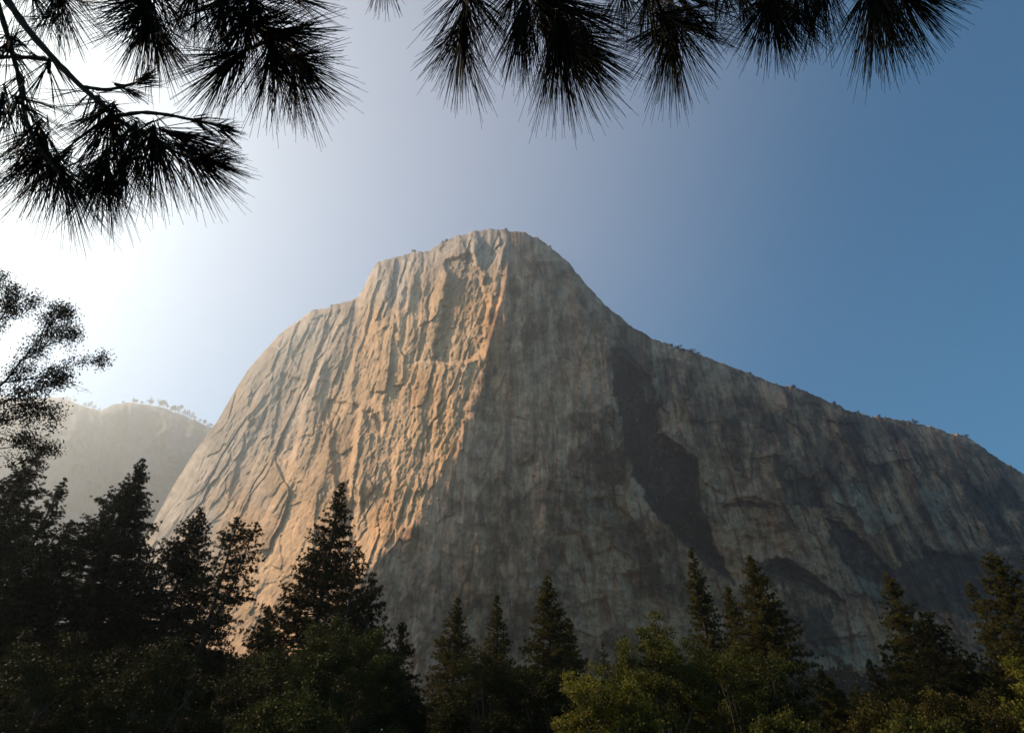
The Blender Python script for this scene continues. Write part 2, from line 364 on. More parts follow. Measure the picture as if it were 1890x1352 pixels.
for k, (pts, amp) in enumerate([([(826, 480), (868, 470), (888, 505), (902, 560), (895, 612), (884, 655), (842, 672), (800, 668), (812, 600), (822, 545)], 27),
        ([(668, 757), (690, 759), (708, 776), (703, 800), (680, 796)], 15), ([(606, 735), (664, 748), (652, 828), (643, 890), (646, 915), (622, 905), (610, 830)], 15),
        ([(522, 690), (562, 700), (550, 800), (532, 855), (498, 835)], 17), ([(470, 760), (500, 730), (480, 840), (440, 930), (420, 910)], 13),
        ([(700, 520), (712, 500), (706, 590), (680, 660), (664, 650)], 12), ([(880, 585), (900, 590), (896, 625), (878, 622)], 9),
        ([(640, 930), (672, 925), (680, 975), (655, 1005), (630, 990)], 9), ([(575, 590), (640, 570), (600, 640), (560, 690), (540, 660)], 12),
        # shaded side: scooped alcoves and hanging flakes
        ([(1145, 660), (1200, 700), (1222, 800), (1288, 850), (1290, 930), (1330, 1040), (1240, 985), (1165, 870)], 22), ([(1524, 955), (1560, 968), (1645, 1052), (1650, 1125), (1560, 1045)], 16),
        ([(1409, 1049), (1434, 1028), (1462, 1040), (1560, 1110), (1480, 1085)], 13), ([(1447, 890), (1500, 880), (1520, 935), (1465, 930)], 10), ([(1335, 935), (1367, 922), (1420, 932), (1425, 975), (1340, 965)], 8),
        ([(1700, 1015), (1800, 1030), (1880, 1090), (1760, 1100)], 16), ([(1100, 920), (1130, 915), (1190, 990), (1205, 1040), (1150, 1010)], 9), ([(955, 860), (985, 840), (1000, 930), (985, 1040), (960, 980)], 7),
        ([(1015, 520), (1045, 500), (1075, 640), (1065, 760), (1035, 700)], 7), ([(1150, 1060), (1218, 1042), (1210, 1100), (1165, 1110)], 9), ([(1060, 1120), (1120, 1100), (1130, 1160), (1075, 1180)], 8)]):
    d += amp * (1.7 if k > 8 else 1.0) * inside(pts, 300 + 20 * k, 5.0 if k == 0 else 3.5, 10 if k == 0 else 6)
d *= (1 - .8 * np.exp(-edge / 5))
Yd = np.maximum(Yd + d, 600)
P = at(PX, PY, Yd)
# colour: weathered granite, iron tints, water streaks, diorite patches (stains with their own outlines)
def poly(pts, soft=10, seed=0, wamp=14):
    p = np.array(pts, float); qx = PX + fbm(PX / 34, PY / 34, 4, 50 + seed, .6) * wamp * 1.3 + 7 * fbm(PX / 9, PY / 12, 3, 50 + seed, .6); qy = PY + fbm(PX / 34, PY / 34, 4, 70 + seed, .6) * wamp * 1.6
    ins = np.zeros(PX.shape, bool); dist = np.full(PX.shape, 1e9)
    for k in range(len(p)):
        (x0, y0), (x1, y1) = p[k], p[(k + 1) % len(p)]
        c = ((y0 > qy) != (y1 > qy)) & (qx < (x1 - x0) * (qy - y0) / ((y1 - y0) if y1 != y0 else 1e-9) + x0)
        ins ^= c
        ex, ey = x1 - x0, y1 - y0; tt = np.clip(((qx - x0) * ex + (qy - y0) * ey) / (ex * ex + ey * ey + 1e-9), 0, 1)
        dist = np.minimum(dist, np.hypot(qx - x0 - tt * ex, qy - y0 - tt * ey))
    sd = np.where(ins, dist, -dist)
    return sst(-soft * .45, soft * .45, sd)
lf = left[..., None]
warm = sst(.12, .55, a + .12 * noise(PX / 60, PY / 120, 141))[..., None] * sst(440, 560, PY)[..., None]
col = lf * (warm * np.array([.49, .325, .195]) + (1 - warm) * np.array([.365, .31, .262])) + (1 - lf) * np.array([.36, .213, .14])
big = fbm(PX / 130, PY / 110, 4, 41); mid = fbm(PX / 34, PY / 40, 4, 42, .6); fin = fbm(PX / 9, PY / 10, 4, 43, .65)
strk = fbm(vt / 9, PY / 260, 4, 44, .6); strk2 = fbm(vt / 30, PY / 330, 3, 45)
flow = fbm(A / 10, PY / 180, 4, 46, .6)
str_ = np.where(S > 0, strk, flow)
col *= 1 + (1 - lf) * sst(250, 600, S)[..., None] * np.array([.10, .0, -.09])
col *= np.clip(1 + (.30 * big + .62 * mid + .55 * fin + (.6 - .30 * (1 - left)) * str_) * (1 - .45 * left), .25, 2.2)[..., None]
pb = .35 * blocks((PX + wx * 5 + PY * .45) / 105, (PY + wy * 5) / 85, 39, .2) + .9 * fbm((PX + PY * .5) / 40, (PY - PX * .4) / 30, 5, 149, .62) + blocks((vt + wx * 2) / 60, (PY + wy * 3) / 110, 33, .3) * .8 + blocks((vt + wx) / 24, (PY + wy * 2 + PX * .25) / 48, 36, .3) * .7 + blocks((vt + wx * 2) / 10, (PY + wy * 3 - PX * .2) / 22, 37, .3) * .5
pl_ = blocks(A0 / 40, (PY + wy * 2) / 150, 23, .3) * .5 + blocks(A0 / 20 + 4, (PY + wy * 2 - PX * .3) / 60, 24, .3) * .35
col *= (1 + left * pl_ * .6 + (1 - left) * np.clip(pb, -.72, 1.0))[..., None]
orange = sst(.05, .55, fbm(PX / 95, PY / 130, 3, 47) + .4 * strk2)[..., None]
col = col * (1 - orange * np.array([-.06, .06, .20]))
grey = sst(.1, .5, fbm(PX / 60, PY / 150, 3, 48))[..., None]
col = col * (1 - grey * np.array([.15, .14, .11]))
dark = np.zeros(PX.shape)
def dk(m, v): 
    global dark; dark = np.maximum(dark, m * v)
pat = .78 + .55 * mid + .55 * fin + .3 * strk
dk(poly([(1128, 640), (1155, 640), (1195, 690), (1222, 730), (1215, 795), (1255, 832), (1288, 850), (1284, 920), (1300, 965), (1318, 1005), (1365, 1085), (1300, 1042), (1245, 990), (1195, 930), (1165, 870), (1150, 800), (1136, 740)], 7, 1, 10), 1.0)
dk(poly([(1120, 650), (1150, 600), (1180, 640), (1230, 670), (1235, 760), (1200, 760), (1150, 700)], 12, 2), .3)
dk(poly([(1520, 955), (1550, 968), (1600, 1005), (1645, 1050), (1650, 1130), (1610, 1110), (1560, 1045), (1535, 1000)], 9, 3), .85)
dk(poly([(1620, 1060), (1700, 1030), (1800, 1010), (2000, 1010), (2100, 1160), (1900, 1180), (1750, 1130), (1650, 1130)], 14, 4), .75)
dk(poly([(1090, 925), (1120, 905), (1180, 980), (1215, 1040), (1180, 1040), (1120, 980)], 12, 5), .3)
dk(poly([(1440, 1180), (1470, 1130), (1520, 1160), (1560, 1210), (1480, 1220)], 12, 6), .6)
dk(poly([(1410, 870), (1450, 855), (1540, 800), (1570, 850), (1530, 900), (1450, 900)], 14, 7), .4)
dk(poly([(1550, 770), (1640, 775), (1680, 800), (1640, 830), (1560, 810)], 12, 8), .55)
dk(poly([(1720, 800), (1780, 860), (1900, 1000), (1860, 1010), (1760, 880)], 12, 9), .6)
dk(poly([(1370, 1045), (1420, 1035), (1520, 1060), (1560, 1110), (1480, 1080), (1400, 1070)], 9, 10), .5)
def stk(x0, y0, x1, y1, wd, v, seed=0):                  # a water streak down the wall
    tt = np.clip((PY - y0) / (y1 - y0), 0, 1); c = x0 + (x1 - x0) * tt + 3 * noise(PY / 25, PY * 0, int(x0))
    dk(np.exp(-((PX - c) / wd) ** 2) * sst(y0 - 8, y0 + 10, PY) * (1 - sst(y1 - .35 * (y1 - y0), y1 + 5, PY)) * (.75 + .5 * fin), v)
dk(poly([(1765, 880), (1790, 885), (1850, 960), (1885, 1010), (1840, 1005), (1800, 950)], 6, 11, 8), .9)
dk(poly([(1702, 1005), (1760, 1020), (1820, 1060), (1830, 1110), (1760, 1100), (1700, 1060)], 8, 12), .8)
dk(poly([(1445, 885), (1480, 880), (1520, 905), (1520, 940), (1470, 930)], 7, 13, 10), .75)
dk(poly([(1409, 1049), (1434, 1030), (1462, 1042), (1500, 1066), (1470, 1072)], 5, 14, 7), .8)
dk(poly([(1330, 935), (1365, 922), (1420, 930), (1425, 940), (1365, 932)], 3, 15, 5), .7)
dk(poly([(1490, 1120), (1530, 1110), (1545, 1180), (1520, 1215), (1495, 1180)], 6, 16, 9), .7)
rs = np.random.default_rng(8)
for k in range(46):
    x = rs.uniform(1190, 1500); y = np.interp(x, RIM[:, 0], RIM[:, 1]) + rs.uniform(25, 95)
    stk(x, y, x + (x - 945) * .035, y + rs.uniform(35, 110), rs.uniform(1.6, 5), rs.uniform(.5, .95))
for k in range(40):
    x = rs.uniform(900, 1150); y = rs.uniform(520, 1050)
    stk(x, y, x + (x - 945) * .08, y + rs.uniform(60, 220), rs.uniform(1.5, 6), rs.uniform(.25, .6))
for k in range(34):
    x = rs.uniform(1500, 1900); y = np.interp(x, RIM[:, 0], RIM[:, 1]) + rs.uniform(15, 180)
    l_ = rs.uniform(50, 160); stk(x, y, x + l_ * (x - 945) / 1750, y + l_, rs.uniform(2, 6), rs.uniform(.45, .9))
for k in range(40):
    x = rs.uniform(1300, 1650); y = rs.uniform(900, 1150)
    l_ = rs.uniform(30, 100); stk(x, y, x + l_ * (x - 945) / 1850, y + l_, rs.uniform(1.3, 4), rs.uniform(.25, .6))
for q in [(1228, 665, 1232, 770, 6, .9), (1455, 715, 1480, 800, 6, .8), (1465, 725, 1492, 780, 4, .7), (1608, 785, 1706, 1045, 6, .9), (1595, 790, 1660, 930, 5, .7),
          (1772, 885, 1815, 1010, 5, .9), (1790, 890, 1840, 1010, 6, .8), (1822, 900, 1872, 1020, 7, .8), (1745, 880, 1790, 1000, 4, .7), (1447, 905, 1452, 950, 3, .8), (1290, 720, 1296, 800, 4, .7), (1340, 740, 1350, 800, 4, .6)]:
    stk(*q)
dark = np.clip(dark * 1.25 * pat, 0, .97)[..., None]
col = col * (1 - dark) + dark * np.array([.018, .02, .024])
pale = np.zeros(PX.shape)
for q in [([(1535, 905), (1560, 890), (1595, 890), (1610, 925), (1580, 940), (1545, 935)], 4, 21, 5), ([(1560, 935), (1640, 925), (1660, 960), (1600, 985), (1570, 965)], 6, 22, 8),
          ([(1690, 905), (1745, 890), (1760, 940), (1720, 960)], 8, 23, 10), ([(1720, 960), (1750, 940), (1790, 1000), (1770, 1010), (1740, 990)], 6, 24, 6),
          ([(1560, 1060), (1640, 1080), (1650, 1110), (1580, 1090)], 6, 25, 8), ([(1180, 690), (1215, 700), (1215, 740), (1190, 740)], 5, 26, 6), ([(1480, 1200), (1600, 1180), (1640, 1225), (1500, 1235)], 8, 27, 12)]:
    pale = np.maximum(pale, poly(*q))
specks = sst(.52, .62, fbm(PX / 8, PY / 7, 2, 88)) * sst(1120, 1180, PX) * .5
pale = np.maximum(pale * (.45 + .3 * fin + .2 * mid), specks * (PX < 1330))[..., None]
col = col * (1 - pale) + pale * np.array([.38, .30, .235])
ledge_line = np.exp(-((PY - np.interp(PX, [740, 790, 815, 835, 900], [675, 664, 660, 676, 690]) - 2 * noise(PX / 9, PY * 0, 9)) / 1.6) ** 2) * ((PX > 742) & (PX < 905))  # pale broken line along the ledge
ledge_line = ledge_line * sst(-.3, .2, noise(PX / 16, PY * 0, 10))
col = col + ledge_line[..., None] * np.array([.25, .24, .2])
scrub = np.exp(-edge / 7) * sst(-.2, .3, fbm(PX / 14, PY / 9, 3, 90)) * np.interp(PX, [550, 700, 1100, 1900], [.6, .65, .8, .95])
col = col * (1 - scrub[..., None]) + scrub[..., None] * np.array([.06, .062, .045])
def crack(u0, v0, wd, ln, seed, th):                      # joints between the flakes, drawn as darker lines
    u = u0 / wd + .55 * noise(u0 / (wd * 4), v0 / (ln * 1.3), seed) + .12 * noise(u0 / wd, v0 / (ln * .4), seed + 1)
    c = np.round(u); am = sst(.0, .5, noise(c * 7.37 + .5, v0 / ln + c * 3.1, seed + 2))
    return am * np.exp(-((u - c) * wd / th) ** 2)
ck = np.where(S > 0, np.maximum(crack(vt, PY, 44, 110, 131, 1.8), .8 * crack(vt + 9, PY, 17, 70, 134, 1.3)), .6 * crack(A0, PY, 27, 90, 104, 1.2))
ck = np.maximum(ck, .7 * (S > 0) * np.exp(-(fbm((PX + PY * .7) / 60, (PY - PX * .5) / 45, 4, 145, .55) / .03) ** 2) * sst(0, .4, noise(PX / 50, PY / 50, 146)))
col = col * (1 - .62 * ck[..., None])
lt = (S > 0) * np.exp(-(fbm((PX - PY * .4) / 70, (PY + PX * .3) / 90, 4, 147, .55) / .022) ** 2) * sst(0, .4, noise(PX / 40, PY / 60, 148))
col = col * (1 + .8 * lt[..., None])
col = np.clip(col * np.minimum(1, .58 / np.maximum(col.max(-1, keepdims=True), 1e-3)), .015, .6)
# the top falls away behind the rim
rows = [P]; crow = [col]
rimP = P[-1]; nb = 10
for k in range(1, nb + 1):
    q = rimP.copy(); sfar = (k / nb) ** 1.5
    q[:, 1] += 900 * sfar; q[:, 0] += np.interp(pxs, [60, 500, 905, 1300, 2250], [-500, -200, 0, 250, 700]) * sfar
    q[:, 2] -= 20 * sfar + rimP[:, 2] * .55 * sfar ** 1.5 + 6 * (k > 0)
    rows.append(q[None]); crow.append(col[-1:] * .8)
P = np.concatenate(rows); col = np.concatenate(crow)
nr, nc = P.shape[:2]
ii = (np.arange(nr - 1)[:, None] * nc + np.arange(nc - 1)[None]).ravel()
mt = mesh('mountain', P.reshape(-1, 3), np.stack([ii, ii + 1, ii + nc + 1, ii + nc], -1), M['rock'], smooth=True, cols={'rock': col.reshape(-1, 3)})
mt['kind'] = 'structure'
rimXYZ = rimP

# ------------------------------------------------------------------ far hill on the left
HR = np.array([[-400, 620], [-200, 690], [-60, 725], [40, 735], [80, 733], [112, 733], [135, 741], [160, 752], [185, 757], [200, 750], [216, 745], [235, 742], [265, 745], [300, 752], [330, 762], [360, 776], [395, 790], [470, 830], [600, 900]], float)
hx = np.arange(-400, 600, 3.0); NRH = 150
hy = np.interp(hx, HR[:, 0], HR[:, 1]) + fbm(hx / 22, hx * 0, 3, 6) * 3
HX = np.repeat(hx[None], NRH, 0); HV = np.linspace(0, 1, NRH)[:, None]
HY = 1330 + (hy[None] - 1330) * HV
he = HY - hy[None]
HD = 2080 + 700 * HV ** 1.2 + np.maximum(HX - 190, -150) * .3 + 120 * np.exp(-he / 12)
HD = HD + 170 * fbm(HX / 90, HY / 140, 5, 61, .55) + 60 * (saw(fbm(HX / 60, HY / 80, 3, 62) * 2, .2) - .5) + 14 * fbm(HX / 14, HY / 20, 3, 63)
HD = HD + 300 * sst(10, -40, HX - 185 + 20 * noise(HY / 40, HY * 0, 3)) * sst(700, 800, HY) * 0 
HP = at(HX, HY, HD)
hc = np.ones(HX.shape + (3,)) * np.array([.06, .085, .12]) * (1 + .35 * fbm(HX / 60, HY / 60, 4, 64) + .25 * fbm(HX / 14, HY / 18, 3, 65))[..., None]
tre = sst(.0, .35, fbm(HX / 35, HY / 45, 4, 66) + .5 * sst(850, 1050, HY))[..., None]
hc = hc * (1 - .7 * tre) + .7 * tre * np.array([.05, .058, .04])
rows = [HP]; cr = [hc]
for k in range(1, 6):
    q = HP[-1].copy(); q[:, 1] += 150 * k; q[:, 2] -= 12 * k * k + 4
    rows.append(q[None]); cr.append(hc[-1:])
hrim = HP[-1]
HP = np.concatenate(rows); hc = np.clip(np.concatenate(cr), .02, .6); nr, nc = HP.shape[:2]
ii = (np.arange(nr - 1)[:, None] * nc + np.arange(nc - 1)[None]).ravel()
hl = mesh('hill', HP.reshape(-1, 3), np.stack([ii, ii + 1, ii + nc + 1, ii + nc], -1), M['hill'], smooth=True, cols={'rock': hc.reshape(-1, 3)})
hl['kind'] = 'structure'

# ------------------------------------------------------------------ conifers
def conifer(name, px, py, Y, wpx, y_end, label, group, mat='needle', seed=0, dens=1.0, shape=.8, cat='conifer', tl=.33, droop=-.05, open_=0.0, top2=None):
    rng = np.random.default_rng(seed + int(px * 7 + py))
    top = at(px, py, Y); H = top[2]; s = mpp(top)
    zb = at(px, y_end, Y)[2]; zb = max(zb, 1.2); L = max(H - zb, 2.0); W = wpx * s
    root = empty(name, (top[0], top[1], 0), label, cat, group)
    mb = MB(); n = 14; zz = np.linspace(0, 1, n)
    px_ = .10 * np.cumsum(rng.normal(0, .35, n)) * (1 - zz) * zz; r0 = .012 * H + .08
    mb.tube(np.stack([px_, px_[::-1] * .6, zz * H * .995], -1), r0 * (1 - zz) ** .8 + .02, 7)
    cs = []; ds = []
    tops = [(0., 0., H, L, W)]
    if top2: 
        t2 = at(top2[0], top2[1], Y); tops.append((t2[0] - top[0], t2[1] - top[1], t2[2], L * .55, W * .6))
        mb.tube(np.array([[0, 0, H - L * .75], [(t2[0] - top[0]) * .6, 0, H - L * .55], [t2[0] - top[0], 0, t2[2]]]), [r0 * .4, r0 * .3, .03], 6)
    for (ox, oy, Ht, Lt, Wt) in tops:
        Wt = Wt * .82; nb = int(dens * (Lt / .2) * 1.5 * (1 + Wt * .22)) + 14
        hs = np.sort(rng.uniform(0.0, 1, nb) ** .85)
        lump = lambda h, az: 1 + .20 * noise(h * Lt / 1.6, np.cos(az) * 1.3 + 5, seed + 3) + .2 * noise(h * Lt / .7, np.sin(az) * 2, seed + 9)
        for h in hs:
            az = rng.uniform(0, 2 * math.pi)
            if rng.uniform() < open_ * sst(.1, .5, h): continue
            r = (Wt * (h ** (shape * 1.22)) * float(lump(h, az)) + .10) * rng.uniform(.62, 1.12)
            z = Ht - h * Lt
            el = .75 * (1 - h) ** 2.2 + droop + rng.normal(0, .12)
            dv = np.array([math.cos(az) * math.cos(el), math.sin(az) * math.cos(el), math.sin(el)])
            fx = np.interp(z / H, zz, px_); b0 = np.array([ox + fx, oy, z]); tip = b0 + dv * r
            mid_ = b0 + dv * r * .55 - np.array([0, 0, .06 * r])
            if r > .5: mb.tube(np.array([b0, mid_, tip]), [.012 + .011 * r, .01 + .006 * r, .008], 3)
            nt_ = max(2, int(r / (.26 * tl / .42)))
            f = np.linspace(1, max(.25, 1 - 2.6 / max(r, .6)), nt_) + rng.normal(0, .03, nt_)
            pts = b0 + dv * r * f[:, None] + rng.normal(0, .10 + .05 * r, (nt_, 3)) * (1.0 - .6 * f[:, None]) + np.array([0, 0, -.06 * r]) * (f * (1 - f) * 2)[:, None]
            cs.append(pts); ds.append(np.repeat((dv * .7 + np.array([0, 0, .45]))[None], nt_, 0))
    cs = np.concatenate(cs); ds = np.concatenate(ds); K = 22
    n = len(cs); Pp = np.repeat(cs, K, 0); Dd = unit(unit(rng.normal(size=(n * K, 3))) * .85 + np.repeat(ds, K, 0) * .75)
    V, F = blades(Pp - Dd * tl * .08, Dd, tl * rng.uniform(.6, 1.1, n * K), tl * .15, rng)
    tint = np.repeat(np.clip(rng.normal(.45, .22, n), 0, 1), K * 4)
    mb.build('trunk', M['bark'], root)
    mesh('crown', V, F, M[mat], root, attrs={'tint': tint})
    return root

def leafy(name, px, py, Y, wpx, hpx, label, group, mat='oak', seed=0, nl=70, leaf=.15, cat='tree', dens=1.0, limbs=True, lean=0):
    """a broadleaf crown whose top shows at (px,py), wpx half-width and hpx tall, on a forked trunk"""
    rng = np.random.default_rng(seed + int(px * 3 + py))
    top = at(px, py, Y); s = mpp(top); W = wpx * s; Hc = hpx * s
    cz = top[2] - Hc * .55; rz = Hc * .55
    if cz - rz > 1.5: pass
    root = empty(name, (top[0], top[1], 0), label, cat, group)
    mb = MB(); fork = max(.8, (cz - rz) * .8); r0 = .05 * W + .08
    mb.tube(np.array([[0, 0, 0], [.1, .05, fork * .5], [0, 0, fork]]), [r0 * 1.3, r0, r0 * .85], 8)
    cs = []; rs_ = []
    # lumps spread over a dome, with an uneven outline
    for k in range(nl):
        u = rng.uniform(-.55, 1); az = rng.uniform(0, 2 * math.pi); q = math.sqrt(max(0, 1 - u * u))
        rad = rng.uniform(.45, 1.0) ** .5 * (1 + .38 * float(noise(az * 1.6, u * 2.6, seed + 5))) * rng.uniform(.85, 1.12)
        c = np.array([math.cos(az) * q * W * rad, math.sin(az) * q * W * .8 * rad, cz + u * rz * rad])
        cs.append(c); rs_.append((.13 * min(W, Hc) + .2) * rng.choice([.5, .8, 1.1, 1.45]))
    cs = np.array(cs); rs_ = np.array(rs_)
    z0_, z1_ = cs[:, 2].min(), (cs[:, 2] + rs_ * .85).max(); cs[:, 2] = z0_ + (cs[:, 2] - z0_) * (top[2] - z0_) / (z1_ - z0_)
    cs[:, 2] = np.maximum(cs[:, 2], .7)
    for k in range(nl):
        if limbs and k % 3 == 0:
            c = cs[k]; m1 = np.array([c[0] * .35, c[1] * .35, fork + (c[2] - fork) * .45]) + rng.normal(0, .12, 3)
            mb.tube(np.array([[0, 0, fork * .95], m1, c]), [r0 * .42, r0 * .22, .02], 5)
    Vs = []; T = []
    pos = []; dr = []
    for c, r in zip(cs, rs_):
        n = int(dens * 250 * (r / leaf / 4.0) ** 2) + 40
        m = max(5, int(11 * r)); sub = unit(rng.normal(size=(m, 3)) + np.array([0, 0, .25])) * (r * rng.uniform(.45, 1.1, m))[:, None] * np.array([1.1, 1.1, .8])
        w_ = rng.integers(0, m, n); p = c + sub[w_] + rng.normal(0, .10 + .13 * r, (n, 3)) * np.array([1, 1, .75])
        pos.append(p); dr.append(unit(sub[w_] / r * .5 + rng.normal(size=(n, 3)) * .8))
        tb_ = rng.normal(.45, .12) + rng.normal(0, .16, m); T.append(np.clip(tb_[w_] + rng.normal(0, .12, n), 0, 1))
    pos = np.concatenate(pos); dr = np.concatenate(dr); T = np.concatenate(T)
    V, F = blades(pos, dr, leaf * rng.uniform(.7, 1.3, len(pos)), leaf * rng.uniform(.5, .8, len(pos)), rng)
    mb.build('trunk', M['oak_bark'], root)
    mesh('crown', V, F, M[mat], root, attrs={'tint': np.repeat(T, 4)})
    return root

GL = 'conifers of the left group'; GM = 'conifers along the middle'; GR = 'conifers of the right group'
# px, py, Y, half-width px at crown foot, y of crown foot
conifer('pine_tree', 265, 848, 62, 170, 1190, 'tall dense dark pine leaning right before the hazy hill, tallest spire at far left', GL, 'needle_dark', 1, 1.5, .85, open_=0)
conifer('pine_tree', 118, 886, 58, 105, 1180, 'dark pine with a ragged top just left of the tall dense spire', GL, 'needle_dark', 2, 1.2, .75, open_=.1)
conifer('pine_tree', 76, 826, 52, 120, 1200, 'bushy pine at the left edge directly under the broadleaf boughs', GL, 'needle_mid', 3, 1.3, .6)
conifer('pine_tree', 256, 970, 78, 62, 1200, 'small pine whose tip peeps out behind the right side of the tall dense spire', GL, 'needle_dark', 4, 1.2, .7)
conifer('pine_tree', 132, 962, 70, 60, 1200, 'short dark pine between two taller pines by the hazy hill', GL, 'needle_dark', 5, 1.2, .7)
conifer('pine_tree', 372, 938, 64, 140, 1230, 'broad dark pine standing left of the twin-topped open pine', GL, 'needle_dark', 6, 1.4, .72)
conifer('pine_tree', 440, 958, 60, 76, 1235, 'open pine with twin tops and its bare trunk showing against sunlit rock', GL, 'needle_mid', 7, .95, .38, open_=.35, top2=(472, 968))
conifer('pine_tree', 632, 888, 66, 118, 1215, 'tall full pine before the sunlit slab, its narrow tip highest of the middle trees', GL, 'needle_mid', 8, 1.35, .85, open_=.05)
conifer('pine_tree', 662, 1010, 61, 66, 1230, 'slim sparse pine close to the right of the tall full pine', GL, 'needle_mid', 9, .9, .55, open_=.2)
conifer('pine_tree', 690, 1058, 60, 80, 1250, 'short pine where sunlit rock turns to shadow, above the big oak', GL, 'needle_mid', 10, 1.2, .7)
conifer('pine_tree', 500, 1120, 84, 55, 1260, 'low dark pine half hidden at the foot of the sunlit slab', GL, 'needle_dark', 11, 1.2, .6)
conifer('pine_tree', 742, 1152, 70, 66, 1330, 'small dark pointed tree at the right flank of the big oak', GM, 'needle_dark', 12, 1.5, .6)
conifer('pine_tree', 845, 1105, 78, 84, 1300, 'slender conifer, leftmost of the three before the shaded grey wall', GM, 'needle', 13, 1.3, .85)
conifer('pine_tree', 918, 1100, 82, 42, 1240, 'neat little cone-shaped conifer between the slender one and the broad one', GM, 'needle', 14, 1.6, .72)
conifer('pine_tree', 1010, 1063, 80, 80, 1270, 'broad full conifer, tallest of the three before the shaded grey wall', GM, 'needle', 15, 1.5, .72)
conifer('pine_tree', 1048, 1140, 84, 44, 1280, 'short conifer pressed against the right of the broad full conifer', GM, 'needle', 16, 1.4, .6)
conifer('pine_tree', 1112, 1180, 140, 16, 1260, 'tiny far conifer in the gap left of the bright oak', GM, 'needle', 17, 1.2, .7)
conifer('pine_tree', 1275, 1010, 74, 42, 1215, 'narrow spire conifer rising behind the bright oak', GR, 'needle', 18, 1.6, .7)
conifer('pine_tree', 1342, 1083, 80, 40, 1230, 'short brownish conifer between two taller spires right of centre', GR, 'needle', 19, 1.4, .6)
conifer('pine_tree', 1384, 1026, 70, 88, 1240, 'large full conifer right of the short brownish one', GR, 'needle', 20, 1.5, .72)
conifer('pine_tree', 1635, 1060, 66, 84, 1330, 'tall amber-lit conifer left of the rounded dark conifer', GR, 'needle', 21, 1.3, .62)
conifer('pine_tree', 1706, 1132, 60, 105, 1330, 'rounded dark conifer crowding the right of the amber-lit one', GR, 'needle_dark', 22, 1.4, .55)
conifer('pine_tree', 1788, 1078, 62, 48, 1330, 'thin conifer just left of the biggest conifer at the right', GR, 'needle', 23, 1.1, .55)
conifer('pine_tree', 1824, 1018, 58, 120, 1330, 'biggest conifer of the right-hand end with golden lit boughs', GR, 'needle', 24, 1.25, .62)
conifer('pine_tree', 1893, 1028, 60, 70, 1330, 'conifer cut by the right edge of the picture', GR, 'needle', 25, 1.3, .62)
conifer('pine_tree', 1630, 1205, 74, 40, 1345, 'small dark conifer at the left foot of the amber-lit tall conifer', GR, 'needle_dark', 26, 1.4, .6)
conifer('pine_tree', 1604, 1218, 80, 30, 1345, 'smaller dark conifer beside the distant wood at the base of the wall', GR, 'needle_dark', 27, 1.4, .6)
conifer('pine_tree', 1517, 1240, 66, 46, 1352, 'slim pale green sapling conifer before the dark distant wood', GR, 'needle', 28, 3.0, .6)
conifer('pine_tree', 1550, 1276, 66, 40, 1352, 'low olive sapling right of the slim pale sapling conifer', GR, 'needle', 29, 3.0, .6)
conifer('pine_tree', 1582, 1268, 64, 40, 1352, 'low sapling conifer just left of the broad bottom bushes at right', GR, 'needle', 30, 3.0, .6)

GO = 'broadleaf trees along the bottom'
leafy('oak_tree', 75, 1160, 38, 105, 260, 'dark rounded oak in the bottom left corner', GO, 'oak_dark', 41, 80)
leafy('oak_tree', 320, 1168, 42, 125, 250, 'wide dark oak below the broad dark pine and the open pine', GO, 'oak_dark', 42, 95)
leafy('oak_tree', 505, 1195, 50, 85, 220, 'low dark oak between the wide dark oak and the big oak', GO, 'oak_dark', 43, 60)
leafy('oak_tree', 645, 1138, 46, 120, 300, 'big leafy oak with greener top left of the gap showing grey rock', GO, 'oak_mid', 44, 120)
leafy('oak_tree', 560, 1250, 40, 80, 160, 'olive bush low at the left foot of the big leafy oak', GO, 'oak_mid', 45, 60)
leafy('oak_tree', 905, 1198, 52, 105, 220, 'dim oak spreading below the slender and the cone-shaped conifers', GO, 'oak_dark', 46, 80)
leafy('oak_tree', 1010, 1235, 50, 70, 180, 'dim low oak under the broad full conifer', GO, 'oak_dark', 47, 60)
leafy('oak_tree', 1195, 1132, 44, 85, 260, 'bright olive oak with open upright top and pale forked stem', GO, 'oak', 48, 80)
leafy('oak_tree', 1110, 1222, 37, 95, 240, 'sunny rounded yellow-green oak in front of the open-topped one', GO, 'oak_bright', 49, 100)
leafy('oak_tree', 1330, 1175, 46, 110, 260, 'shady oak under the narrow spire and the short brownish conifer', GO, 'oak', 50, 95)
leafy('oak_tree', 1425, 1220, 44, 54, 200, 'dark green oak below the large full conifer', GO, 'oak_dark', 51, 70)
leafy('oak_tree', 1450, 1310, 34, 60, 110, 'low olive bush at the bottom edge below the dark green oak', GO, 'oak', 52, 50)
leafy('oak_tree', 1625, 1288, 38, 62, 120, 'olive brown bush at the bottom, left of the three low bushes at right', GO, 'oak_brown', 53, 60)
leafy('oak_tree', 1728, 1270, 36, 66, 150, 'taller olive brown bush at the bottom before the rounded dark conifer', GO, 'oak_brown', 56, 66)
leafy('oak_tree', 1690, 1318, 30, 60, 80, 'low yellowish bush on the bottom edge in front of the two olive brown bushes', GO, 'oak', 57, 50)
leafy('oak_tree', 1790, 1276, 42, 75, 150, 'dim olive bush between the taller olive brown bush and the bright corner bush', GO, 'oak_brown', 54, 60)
leafy('oak_tree', 1892, 1205, 33, 58, 240, 'bright yellow-green bush in the bottom right corner', GO, 'oak_bright', 55, 80)

